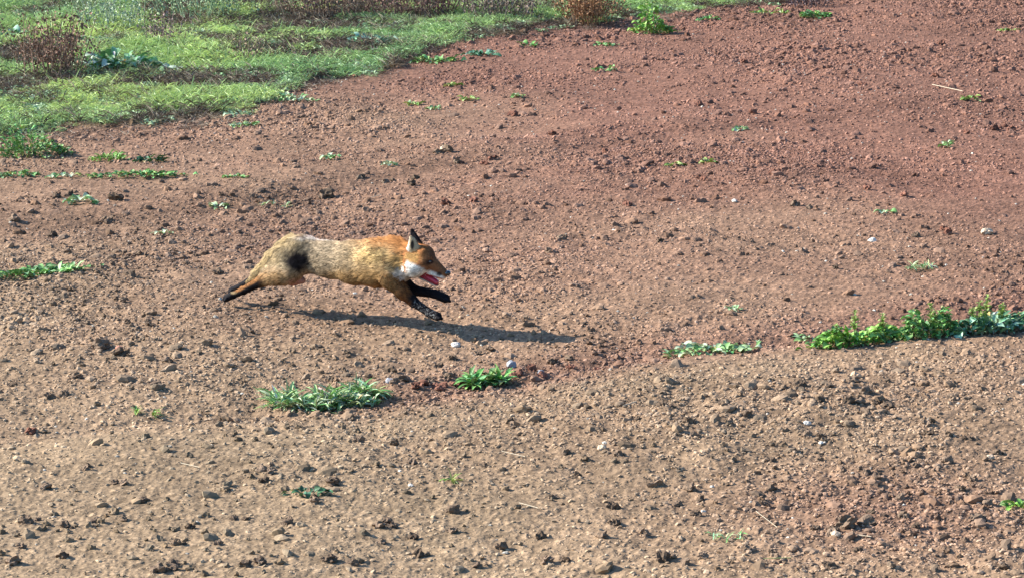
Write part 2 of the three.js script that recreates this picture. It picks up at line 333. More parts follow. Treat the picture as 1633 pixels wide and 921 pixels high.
stone(708, 239, 15, buff, 'buff stone behind the fox, above its head');
stone(1333, 856, 16, buff, 'upright buff stone in the red clods at the lower right');
stone(1365, 603, 18, stoneMat(0.5, 0.31, 0.18), 'orange-buff stone among clods below the leafy weed row');
stone(960, 718, 15, buff, 'pinkish buff stone in the foreground right of centre');
stone(1288, 676, 12, pale, 'white stone above a row of dark clods in the right foreground');
stone(1310, 708, 9, pale, 'white pebble below a row of dark clods in the right foreground');
stone(190, 557, 12, rust, 'rust-red stone in front of the dark clod pair at left');
stone(655, 775, 8, pale, 'white chip lying in the middle foreground right of the small dark plant');
stone(1580, 732, 13, buff, 'buff stone near the right edge in the foreground');
const strawMat = new THREE.MeshStandardMaterial({ color: new THREE.Color().setRGB(0.44, 0.36, 0.25), roughness: 0.8 });
function straw(px0, py0, px1, py1, thick, label, mat = strawMat) {
  const a = at(px0, py0), b = at(px1, py1), pts = [];
  for (let k = 0; k <= 6; k++) { const t = k / 6, x = mix(a[0], b[0], t), z = mix(a[2], b[2], t), y = mix(groundY(a[0], a[2]), groundY(b[0], b[2]), t) + 0.008 ; pts.push(new THREE.Vector3(x - a[0], y - a[1], z - a[2])); }
  const m = mesh('dry_straw', new THREE.TubeGeometry(new THREE.CatmullRomCurve3(pts), 14, thick * 0.42 / pxPerM(a[2]) / 2, 6), mat);
  m.position.set(...a); tag(m, label, 'straw');
}
straw(1487, 137, 1536, 147, 2.4, 'long pale straw on the far red field at upper right');
straw(993, 650, 1015, 643, 5, 'short white stalk chip on the tan soil right of the small tuft');
straw(288, 739, 318, 746, 2.6, 'thin pale straw on the crust below the wide silvery tuft');
straw(1350, 854, 1390, 862, 2.8, 'white straw beside the upright buff stone at lower right');
straw(800, 723, 838, 731, 2.2, 'thin pale straw in the middle foreground');
straw(828, 805, 858, 814, 2.8, 'bright straw near the bottom, right of the middle');
straw(1218, 893, 1262, 890, 3, 'yellow-green grass stem lying near the bottom edge', new THREE.MeshStandardMaterial({ color: new THREE.Color().setRGB(0.4, 0.42, 0.14), roughness: 0.8 }));
straw(430, 528, 505, 536, 1.8, 'dark thin stem lying on the ground below the fox hind feet', new THREE.MeshStandardMaterial({ color: new THREE.Color().setRGB(0.1, 0.06, 0.05), roughness: 0.9 }));
straw(1206, 818, 1240, 846, 2, 'bent greyish stem at lower right above the pale sparse tuft');
straw(580, 320, 607, 316, 2.6, 'pale straw behind the fox back');
straw(700, 345, 806, 340, 1.6, 'thin dark twig on the ground behind the fox head', new THREE.MeshStandardMaterial({ color: new THREE.Color().setRGB(0.12, 0.08, 0.06), roughness: 0.9 }));

// ---------------------------------------------------------------- leaves, blades, weeds
function leafGeo(len, wid, bend, fold, wave = 0, rows = 5) {  // base at 0, grows along +z, rises by +y, droops by bend
  const P = [], I = [], tone = [], R = rng(Math.round(len * 9973 + wid * 7919 + bend * 131 + wave * 77));
  let y = 0, z = 0;
  for (let j = 0; j <= rows; j++) {
    const t = j / rows, w = wid * Math.pow(Math.sin(Math.PI * Math.min(1, 0.1 + 0.9 * t)), 0.75) * (t === 1 ? 0 : 1) * (1 + wave * (R() - 0.5)), a = 0.75 - bend * t;
    for (const s of [-1, 0, 1]) { P.push(s * w / 2, y + Math.abs(s) * w * fold * 0.5 + wave * wid * 0.25 * (R() - 0.5) * Math.abs(s), z); tone.push(s ? 0.92 : 1.12); }
    y += Math.sin(a) * len / rows; z += Math.cos(a) * len / rows;
  }
  for (let j = 0; j < rows; j++) for (let s = 0; s < 2; s++) { const a = j * 3 + s; I.push(a, a + 3, a + 1, a + 1, a + 3, a + 4); }
  const g = new THREE.BufferGeometry(); g.setAttribute('position', new THREE.Float32BufferAttribute(P, 3)); g.setIndex(I); g.computeVertexNormals(); g.userData.tone = tone;
  const c = new Float32Array(P.length); tone.forEach((t, i) => c.fill(t, i * 3, i * 3 + 3)); g.setAttribute('color', new THREE.BufferAttribute(c, 3));
  return g;
}
const leafSet = [0, 1, 2, 3, 4].map((k) => leafGeo(1, 0.42 + 0.07 * k, 0.7 + 0.3 * k, 0.5, 0.35 + 0.02 * k));
const narrowSet = [0, 1, 2, 3].map((k) => leafGeo(1, 0.1 + 0.025 * k, 0.5 + 0.35 * k, 0.6, 0.1 + 0.01 * k));
const lobedSet = [0, 1, 2].map((k) => leafGeo(1, 0.36 + 0.06 * k, 0.6 + 0.3 * k, 0.4, 0.9 + 0.05 * k, 7));
const leafMaterial = (r, g, b, rough = 0.55) => new THREE.MeshPhysicalMaterial({ color: new THREE.Color().setRGB(r, g, b), vertexColors: true, roughness: rough, transmission: 0.3, specularIntensity: 0.5, thickness: 0, side: THREE.DoubleSide });
const LM = {
  bright: [leafMaterial(0.220, 0.418, 0.066), leafMaterial(0.297, 0.473, 0.099), leafMaterial(0.132, 0.275, 0.055)],
  mid: [leafMaterial(0.163, 0.338, 0.081), leafMaterial(0.250, 0.438, 0.138), leafMaterial(0.088, 0.200, 0.056)],
  cool: [leafMaterial(0.185, 0.365, 0.194, 0.4), leafMaterial(0.340, 0.513, 0.351, 0.4), leafMaterial(0.085, 0.203, 0.105, 0.45)],
  silver: [leafMaterial(0.328, 0.456, 0.219, 0.5), leafMaterial(0.504, 0.576, 0.365, 0.5), leafMaterial(0.176, 0.324, 0.098)],
  shiny: [leafMaterial(0.13, 0.27, 0.12, 0.3), leafMaterial(0.5, 0.58, 0.44, 0.35), leafMaterial(0.22, 0.4, 0.18, 0.3)],
  deep: [leafMaterial(0.04, 0.12, 0.045, 0.4), leafMaterial(0.07, 0.17, 0.07, 0.4), leafMaterial(0.03, 0.09, 0.03)],
  yellow: [leafMaterial(0.27, 0.36, 0.08), leafMaterial(0.33, 0.4, 0.13), leafMaterial(0.18, 0.28, 0.06)],
};
const vcLeaf = new THREE.MeshPhysicalMaterial({ vertexColors: true, roughness: 0.6, transmission: 0.3, specularIntensity: 0.5, thickness: 0, side: THREE.DoubleSide });
const vcStem = new THREE.MeshStandardMaterial({ vertexColors: true, roughness: 0.85, side: THREE.DoubleSide });
const stemGeo = (() => { const g = new THREE.CylinderGeometry(0.6, 1, 1, 5, 1, true); g.translate(0, 0.5, 0); return g; })();
const colOf = (m) => [m.color.r, m.color.g, m.color.b];

// one weed: rosettes of leaves spread over a patch; the larger leaves are meshes of their own
function weed(o) {
  const { name = 'leafy_weed', label, cat = 'weed', px, py, w, h, leaf = 14, tone = 'mid', set = leafSet, n = 60, single = 40, up = 0.5, depth = 0.6, fill = 1, tall = [] } = o;
  const R = rng(Math.round(px * 31 + py * 17)), p = at(px, py), s = 1 / pxPerM(p[2]);
  const t = thing(name, label, cat, p, 0, o.group);
  const mats = LM[tone], hw = w / 2 * s, hh = h * s, L = leaf * s, dz = Math.min(hw * depth, 0.28), slope = o.slope ?? 0;
  const fol = new MB(), stems = new MB();
  const place = (i, k) => {
    const a = R() * 6.283, q = Math.sqrt(R()) * (R() < 0.09 ? 1.35 : 1), x = Math.cos(a) * q * hw, z = Math.sin(a) * q * dz - x * slope;
    const dome = Math.max(0, 1 - q * q) * (0.55 + 0.45 * vnoise(x / hw * 2.3 + px, z * 9, 4));
    const gy = groundY(p[0] + x, p[2] + z, 0) - p[1] + 0.004, y = gy + hh * dome * Math.pow(R(), 0.6);
    const yaw = Math.atan2(x, z) + (R() - 0.5) * 2.2, pitch = -up * (0.2 + R()) + 0.5 + (R() - 0.5) * 0.5, l = L * (0.6 + 0.7 * R()) * k;
    return { m: M4(x, y, z, yaw, pitch, (R() - 0.5) * 0.9, l), gy, x, y, z };
  };
  for (let i = 0; i < single; i++) {
    const q = place(i, 1.15), m = mesh('leaf', set[Math.floor(R() * set.length)], mats[Math.floor(R() * mats.length)], t);
    q.m.decompose(m.position, m.quaternion, m.scale);
    if (hh > 0.05 && q.y - q.gy > 0.02) stems.add(stemGeo, M4(q.x * 0.8, q.gy, q.z * 0.8, 0, 0, (R() - 0.5) * 0.4, [0.0022, q.y - q.gy, 0.0022]), [0.12, 0.16, 0.06]);
  }
  for (let i = 0; i < n * fill; i++) { const q = place(i, 0.72); const dry = R() < 0.1; fol.add(set[Math.floor(R() * set.length)], q.m, (dry ? [0.42, 0.36, 0.13] : colOf(mats[Math.floor(R() * mats.length)])).map((v) => v * (0.7 + 0.55 * R()))); }
  for (const [tx, th] of tall) {                           // upright leafy shoots
    const x = (tx - px) * s, H = th * s, gy = groundY(p[0] + x, p[2] - x * slope, 0) - p[1];
    stems.add(stemGeo, M4(x, gy, -x * slope, 0, 0, 0, [0.003, H, 0.003]), [0.18, 0.24, 0.07]);
    for (let i = 0; i < 26; i++) { const f = 0.35 + 0.65 * R(); fol.add(set[i % set.length], M4(x, gy + H * f, -x * slope, R() * 6.28, -0.4 + 0.6 * R(), 0, L * (1.0 - 0.6 * f) * 1.1), colOf(LM.yellow[i % 3])); }
  }
  if (fol.i.length) fol.build('foliage', vcLeaf, t).userData.kind = 'stuff';
  if (stems.i.length) stems.build('stem', vcStem, t);
  return t;
}
// a grassy tuft: blades from a few crowns
function tuft(o) {
  const { name = 'grass_tuft', label, cat = 'grass tuft', px, py, w, h, tone = 'silver', n = 120, crowns = 5, slope = 0, width = 1, flatness = 0.5 } = o;
  const R = rng(Math.round(px * 13 + py * 29)), p = at(px, py), s = 1 / pxPerM(p[2]), t = thing(name, label, cat, p, 0, o.group), mats = LM[tone];
  const hw = w / 2 * s, hh = h * s, b = new MB(), cs = [];
  for (let i = 0; i < crowns; i++) { const f = crowns > 1 ? i / (crowns - 1) * 2 - 1 : 0; cs.push([f * hw * 0.68 + (R() - 0.5) * hw * 0.2, (R() - 0.5) * Math.min(0.22, hw * 0.5) - f * hw * slope]); }
  for (let i = 0; i < n; i++) {
    const [cx, cz] = cs[i % crowns], L = mix(hh, hw * 0.75, flatness * R()) * (0.7 + 0.7 * R()), a = R() * 6.283, x = cx + (R() - 0.5) * hw * 0.3, z = cz + (R() - 0.5) * 0.06;
    b.add(narrowSet[Math.floor(R() * 4)], M4(x, groundY(p[0] + x, p[2] + z, 0) - p[1] + 0.002, z, a, 0.55 - 1.0 * R(), (R() - 0.5) * 0.5, [L * width, L, L]), colOf(mats[Math.floor(R() * 3)]).map((v) => v * (0.7 + 0.55 * R())));
  }
  b.build('blades', vcLeaf, t).userData.kind = 'stuff';
  return t;
}
// dead brown stalks with ragged seed heads
function deadShrub(o) {
  const { name = 'dead_shrub', cat = 'dead shrub', label, px, py, w, h, n = 26, tint = [0.17, 0.1, 0.065], seeds = 34 } = o;
  const R = rng(Math.round(px * 7 + py * 3 + 11)), p = at(px, py), s = 1 / pxPerM(p[2]), t = thing(name, label, cat, p), st = new MB(), sd = new MB();
  for (let i = 0; i < n; i++) {
    const x = (R() + R() - 1) * w * s * 0.5, z = (R() - 0.5) * 0.6, H = h * s * (0.5 + 0.65 * R()), lean = x / (w * s) * 0.9 + (R() - 0.5) * 0.5, pit = (R() - 0.5) * 0.5, gy = groundY(p[0] + x, p[2] + z, 0) - p[1], m = M4(x, gy - 0.01, z, 0, pit, -lean, [0.004, H, 0.004]);
    const k = 0.7 + 0.7 * R(); st.add(stemGeo, m, tint.map((v) => v * k));
    const dir = new THREE.Vector3(0, 1, 0).applyEuler(new THREE.Euler(pit, 0, -lean, 'YXZ'));
    for (let j = 0; j < seeds; j++) {
      const f = 0.3 + 0.75 * R(), q = dir.clone().multiplyScalar(H * f).add(new THREE.Vector3(x + (R() - 0.5) * 0.13, gy + (R() - 0.5) * 0.08, z + (R() - 0.5) * 0.13)), kk = 0.6 + 0.9 * R();
      sd.add(leafSet[j % 5], M4(q.x, q.y, q.z, R() * 6.28, R() * 3 - 1.5, R() * 2, 0.01 + 0.022 * R()), tint.map((v, c) => v * kk * (c === 0 ? 1.1 : 1)));
    }
  }
  st.build('stalk', vcStem, t); sd.build('seed_head', vcStem, t).userData.kind = 'stuff';
}

// -- the row of weeds along the rut
const SL = 0.55;
weed({ label: 'tallest bushy green weed with thin shoots, cut by the right edge of the picture', px: 1584, py: 526, w: 134, h: 80, leaf: 16, tone: 'cool', n: 520, single: 90, up: 0.8, depth: 0.45, slope: SL, tall: [[1560, 50], [1572, 56], [1548, 40], [1600, 40]] });
weed({ label: 'middle leafy weed of the row at right, with one yellow-green upright shoot', px: 1482, py: 535, w: 116, h: 60, leaf: 15, tone: 'mid', n: 420, single: 80, up: 0.7, depth: 0.45, slope: SL, tall: [[1484, 52], [1492, 40]] });
weed({ label: 'bright green leafy weed mound at the left end of the row at right', px: 1370, py: 546, w: 154, h: 62, leaf: 15, tone: 'bright', n: 520, single: 110, up: 0.7, depth: 0.4, slope: SL, tall: [[1362, 52], [1410, 42], [1330, 34]] });
weed({ label: 'pale low leaves trailing off the left end of the tall weed row', px: 1292, py: 543, w: 40, h: 8, leaf: 14, tone: 'silver', n: 8, single: 12, up: 0.2 });
weed({ label: 'flat mat of pale green leaves on bare soil, left of the tall weed row', px: 1128, py: 564, w: 130, h: 17, leaf: 17, tone: 'silver', n: 70, single: 60, up: 0.45, depth: 0.35, slope: 0.3 });
weed({ label: 'thin trail of small pale leaves between the flat leaf mat and the tall weed row', px: 1192, py: 553, w: 44, h: 5, leaf: 12, tone: 'silver', n: 8, single: 10, up: 0.2, slope: SL });
tuft({ label: 'wide silvery green grass tuft in the rut below the fox', px: 520, py: 645, w: 200, h: 27, tone: 'silver', n: 620, crowns: 10, slope: 0.3, width: 0.75, flatness: 0.28 });
weed({ label: 'dense green leaves growing in the right half of the wide silvery tuft', px: 550, py: 649, w: 112, h: 27, leaf: 12, tone: 'silver', set: lobedSet, n: 90, single: 40, up: 0.7, depth: 0.4, slope: 0.3 });
tuft({ label: 'small upright green tuft in the rut beside the bluish stone', px: 772, py: 612, w: 72, h: 27, tone: 'mid', n: 130, crowns: 4, slope: 0.3, width: 1.6, flatness: 0.3 });
weed({ label: 'small dark green seedling alone in the bottom foreground', px: 487, py: 790, w: 52, h: 15, leaf: 17, tone: 'deep', n: 8, single: 14, up: 0.7 });
tuft({ label: 'sparse yellow-green grass wisp left of the wide silvery tuft', px: 232, py: 659, w: 44, h: 13, tone: 'yellow', n: 34, crowns: 2, width: 1.2 });
weed({ label: 'long low leafy patch at the left edge, level with the fox', px: 62, py: 438, w: 150, h: 18, leaf: 15, tone: 'mid', set: lobedSet, n: 160, single: 80, up: 0.6, depth: 0.35, slope: 0.35 });
tuft({ label: 'thin pale grass wisp above the tall weed row at right', px: 1471, py: 429, w: 44, h: 14, tone: 'silver', n: 50, crowns: 3 });
weed({ label: 'bright green plant cut by the right edge near the bottom', px: 1626, py: 812, w: 34, h: 14, leaf: 18, tone: 'bright', n: 8, single: 14, up: 0.6 });
tuft({ label: 'faint pale grass wisp near the bottom right, below the bent grey stem', px: 1160, py: 858, w: 62, h: 12, tone: 'silver', n: 36, crowns: 3 });
tuft({ label: 'pale upright wisp in the bottom middle of the bare soil', px: 722, py: 768, w: 22, h: 22, tone: 'yellow', n: 14, crowns: 1, flatness: 0.1 });
// -- weeds at the left, in front of the grass margin
weed({ name: 'bushy_weed', label: 'bushy dark green weed at the left edge in front of the grass', px: 45, py: 248, w: 124, h: 58, leaf: 12, tone: 'mid', set: lobedSet, n: 420, single: 90, up: 0.8, depth: 0.6 });
weed({ label: 'yellowish green clump just right of the bushy weed', px: 172, py: 256, w: 56, h: 17, leaf: 10, tone: 'bright', set: lobedSet, n: 90, single: 20, up: 0.8 });
weed({ label: 'small dark leafy clump right of the yellowish clump', px: 238, py: 259, w: 42, h: 14, leaf: 11, tone: 'deep', n: 50, single: 20, up: 0.6 });
weed({ label: 'long low strip of green leaves under the two small clumps at left', px: 215, py: 281, w: 146, h: 9, leaf: 11, tone: 'mid', n: 150, single: 50, up: 0.5, depth: 0.25, slope: 0.1 });
weed({ label: 'low leaf patch by the left edge below the bushy weed', px: 30, py: 281, w: 66, h: 8, leaf: 11, tone: 'mid', n: 60, single: 20, up: 0.4, depth: 0.4 });
weed({ label: 'pale leaf patch between the left-edge patch and the long low strip', px: 100, py: 282, w: 50, h: 6, leaf: 11, tone: 'silver', n: 30, single: 14, up: 0.4, depth: 0.4 });
weed({ label: 'pale rosette on the bare soil below the long low strip', px: 130, py: 323, w: 44, h: 7, leaf: 14, tone: 'silver', n: 14, single: 16, up: 0.5 });
weed({ label: 'pale flat rosette left of the one behind the fox tail', px: 348, py: 331, w: 28, h: 4, leaf: 13, tone: 'silver', n: 6, single: 10, up: 0.2 });
tuft({ label: 'flat pale wisp with a straw, behind the rump of the fox', px: 437, py: 330, w: 50, h: 9, tone: 'silver', n: 40, crowns: 3 });
weed({ label: 'faint small seedling left of the fox rump', px: 260, py: 373, w: 24, h: 4, leaf: 10, tone: 'silver', n: 6, single: 6, up: 0.3 });
weed({ label: 'low green sprig right of the long low strip', px: 376, py: 284, w: 40, h: 5, leaf: 9, tone: 'mid', n: 30, single: 8, up: 0.4, depth: 0.3 });
weed({ label: 'pale leafy sprig at the front edge of the grass', px: 386, py: 202, w: 40, h: 8, leaf: 11, tone: 'silver', n: 24, single: 14, up: 0.4 });
// -- seedlings on the open field
[[530, 253, 26, 6, 'silver', 'pale seedling on the open soil in front of the grass edge'], [622, 264, 18, 5, 'silver', 'tiny pale seedling above the back of the fox'], [660, 168, 26, 5, 'yellow', 'yellow-green seedling behind the fox with a white chip next to it'], [724, 138, 20, 5, 'yellow', 'lone yellow-green seedling below the leafy strip at the grass edge'], [748, 160, 26, 4, 'yellow', 'pair of flat yellow-green sprigs in the middle of the far soil'], [693, 175, 22, 4, 'silver', 'pale sprig just right of the yellow-green seedling with the chip'],
  [1078, 266, 22, 9, 'yellow', 'bright yellow-green seedling right of centre on the red soil'], [1129, 262, 24, 6, 'yellow', 'fainter yellow-green seedling right of the bright one'], [962, 113, 36, 8, 'mid', 'dark green grassy sprig alone on the far red soil'], [842, 74, 28, 4, 'mid', 'flat green sprig between the far field and the grass edge'], [966, 73, 34, 4, 'mid', 'flat green streak of leaves in front of the brown shrub'], [1412, 340, 20, 5, 'silver', 'faint grey-green seedling at right above the grass wisp'], [1180, 207, 18, 4, 'silver', 'faint seedling in the middle of the far right field'], [1550, 160, 24, 5, 'yellow', 'small seedling by the long pale straw'], [1610, 50, 30, 4, 'yellow', 'pale green streak near the top right corner'], [1172, 494, 18, 6, 'silver', 'tiny grey-green seedling above the flat leaf mat'], [828, 155, 18, 4, 'silver', 'tiny pale sprig on the far middle soil'], [1510, 235, 8, 14, 'silver', 'thin upright sprig in the right field'],
].forEach(([px, py, w, h, tone, label]) => weed({ name: 'seedling', cat: 'seedling', label, px, py, w, h, leaf: 10, tone, n: 14, single: 10, up: 0.5, depth: 0.5 }));
weed({ label: 'low leafy strip at the grass edge left of the flat rosette', px: 690, py: 99, w: 72, h: 9, leaf: 11, tone: 'mid', n: 70, single: 30, up: 0.5, depth: 0.5 });
weed({ label: 'flat green rosette lying just outside the grass edge, top middle', px: 769, py: 88, w: 50, h: 7, leaf: 12, tone: 'cool', n: 30, single: 24, up: 0.4 });
weed({ label: 'pale leafy weed at the front corner of the grass', px: 470, py: 162, w: 64, h: 14, leaf: 11, tone: 'silver', n: 60, single: 24, up: 0.5 });
weed({ name: 'bushy_weed', label: 'bright green bush on the far soil right of the brown shrub', px: 1041, py: 53, w: 60, h: 56, leaf: 11, tone: 'bright', n: 200, single: 60, up: 0.9 });
weed({ label: 'green leafy clump at the top right below the dark shrub', px: 1302, py: 28, w: 48, h: 13, leaf: 10, tone: 'mid', n: 90, single: 24, up: 0.7 });
weed({ label: 'straggling yellow-green clump left of the top right leafy clump', px: 1228, py: 22, w: 60, h: 6, leaf: 9, tone: 'yellow', n: 60, single: 8, up: 0.6 });
weed({ label: 'faint green clump between the bright bush and the dark shrub', px: 1130, py: 33, w: 30, h: 8, leaf: 9, tone: 'mid', n: 40, single: 8, up: 0.6 });
weed({ name: 'broadleaf_weed', label: 'large dark weed with broad shiny blue-green leaves in the grass at left', px: 198, py: 112, w: 130, h: 46, leaf: 18, tone: 'shiny', n: 90, single: 110, up: 0.6, depth: 0.6 });
weed({ name: 'broadleaf_weed', label: 'cool green leafy weed in the grass, left of the brown thicket at top', px: 590, py: 70, w: 66, h: 16, leaf: 15, tone: 'cool', n: 50, single: 30, up: 0.6 });
weed({ label: 'blue-green leaf clump by the left edge in the grass, above the dead dock', px: 18, py: 62, w: 60, h: 22, leaf: 14, tone: 'cool', n: 70, single: 30, up: 0.6 });
// -- dead shrubs
deadShrub({ label: 'rust-brown dead dock standing in the grass at the left edge', px: 78, py: 120, w: 120, h: 95, n: 44 });
deadShrub({ label: 'brown dead thicket at the top, left of the grey weeds', px: 520, py: 28, w: 130, h: 75, n: 60, tint: [0.17, 0.11, 0.075] });
deadShrub({ label: 'long brown thicket at the top middle', px: 670, py: 27, w: 160, h: 75, n: 70, tint: [0.16, 0.09, 0.07] });
deadShrub({ label: 'grey-brown dead weeds between the long thicket and the brown shrub', px: 800, py: 28, w: 120, h: 50, n: 40, tint: [0.17, 0.13, 0.1] });
deadShrub({ label: 'round brown shrub where the grass meets the red soil', px: 942, py: 36, w: 84, h: 58, n: 60, tint: [0.2, 0.105, 0.045] });
deadShrub({ label: 'dark dead shrub cut by the top edge at right', px: 1282, py: 8, w: 70, h: 30, n: 24, tint: [0.09, 0.06, 0.06] });
deadShrub({ label: 'thin brown stalks in the middle of the grass', px: 390, py: 92, w: 60, h: 34, n: 12, tint: [0.17, 0.12, 0.08], seeds: 10 });

deadShrub({ name: 'tall_weed', cat: 'tall weed', label: 'tall grey-green weeds at the top, left of the brown thickets', px: 330, py: 30, w: 150, h: 60, n: 40, tint: [0.22, 0.3, 0.16], seeds: 24 });
deadShrub({ name: 'tall_weed', cat: 'tall weed', label: 'tall grey-green weeds near the top left corner, behind the broad-leaved weed', px: 170, py: 48, w: 130, h: 62, n: 34, tint: [0.24, 0.3, 0.19], seeds: 24 });
deadShrub({ label: 'purplish dead stalks behind the broad-leaved weed in the grass', px: 262, py: 70, w: 70, h: 46, n: 18, tint: [0.19, 0.13, 0.11], seeds: 14 });

// ---------------------------------------------------------------- grass margin (uncountable)
function clumpGeo(seed, blades, h, spread, wid, set) {
  const R = rng(seed), b = new MB();
  for (let i = 0; i < blades; i++) { const a = R() * 6.28, q = R() * spread, L = h * (0.5 + 0.8 * R()), k = 0.7 + 0.6 * R(); b.add(set[Math.floor(R() * set.length)], M4(Math.cos(a) * q, 0, Math.sin(a) * q, R() * 6.28, 0.5 - 1.1 * R(), (R() - 0.5) * 0.8, [L * wid, L, L]), [k, k, k * 0.95]); }
  return b.geo();
}
const grassMat = new THREE.MeshPhysicalMaterial({ vertexColors: true, roughness: 0.6, transmission: 0.4, specularIntensity: 0.4, thickness: 0, side: THREE.DoubleSide });
const strawMats = new THREE.MeshStandardMaterial({ vertexColors: true, roughness: 0.9, side: THREE.DoubleSide });
function spotMargin(R) {
  const z = -mix(14.5, 34, R() ** 0.75), x = (R() * 2 - 1) * half(z) * 1.6;
  return R() < margin(x, z) ? [x, z] : null;
}
// where the sward is thin and dead stems show
const bare = (x, z) => {
  const d = marginDepth(x, z);
  return clamp(0.58 + 1.15 * fbm(x * 0.95, z * 0.5, 4, 91) + 0.9 * fbm(x * 4.2, z * 2, 3, 94) + 1.0 * Math.exp(-(((d - 2.6 - 0.5 * vnoise(x * 0.6, 1, 2)) / 0.7) ** 2)) * sstep(0.2, -1.6, x) + 0.7 * sstep(0.9, 0, d) - 0.25);
};
scatter('grass', 'short bright green grass covering the field margin at upper left', 33000, clumpGeo(7, 34, 0.075, 0.09, 0.5, narrowSet), grassMat, 201, (R) => {
  const p = spotMargin(R); if (!p) return null; const [x, z] = p, b = bare(x, z); if (R() < b * 1.15) return null;
  const y = groundY(x, z, 0), h = Math.max(0.35, 0.6 + 0.7 * R() ** 2 + 0.9 * fbm(x * 1.7, z * 1.1, 3, 92)), k = 0.8 + 0.4 * R(), v = clamp(0.5 + 0.8 * fbm(x * 0.8, z * 0.5, 2, 93)), c = mixc([0.32, 0.46, 0.21], [0.54, 0.63, 0.27], v);
  return { m: M4(x, y, z, R() * 6.28, 0, 0, [h, h * (0.8 + 0.4 * R()), h]), c: c.map((q) => q * k) };
});
scatter('low_herbs', 'low broad-leaved herbs mixed through the grass of the margin', 16000, clumpGeo(9, 18, 0.03, 0.06, 0.9, lobedSet), grassMat, 202, (R) => {
  const p = spotMargin(R); if (!p) return null; const [x, z] = p; if (R() < bare(x, z) * 0.75) return null;
  const y = groundY(x, z, 0), h = 0.7 + 0.8 * R(), k = 0.75 + 0.5 * R();
  return { m: M4(x, y, z, R() * 6.28, 0, 0, h), c: mixc([0.17, 0.3, 0.14], [0.45, 0.55, 0.36], R()).map((q) => q * k) };
});
scatter('dead_stems', 'matted brown and grey dead stems lying in the gaps of the margin grass', 21500, clumpGeo(12, 18, 0.1, 0.1, 0.28, narrowSet), strawMats, 203, (R) => {
  const z = -mix(14.5, 34, R() ** 0.75), x = (R() * 2 - 1) * half(z) * 1.6, d = marginDepth(x, z), out = margin(x, z) < 0.4;
  if (out ? d < -0.6 || R() > 0.35 * sstep(-0.6, 0.1, d) : R() > bare(x, z) * 1.1 + 0.2) return null;
  const y = groundY(x, z, 0), h = 0.7 + 0.7 * R(), k = 0.7 + 0.6 * R();
  return { m: M4(x, y, z, R() * 6.28, 0, 0, [h, h * (out ? 0.3 : 0.3 + 0.9 * R() ** 2), h]), c: mixc([0.14, 0.085, 0.068], [0.45, 0.37, 0.27], R() ** 1.7).map((q) => q * k) };
});

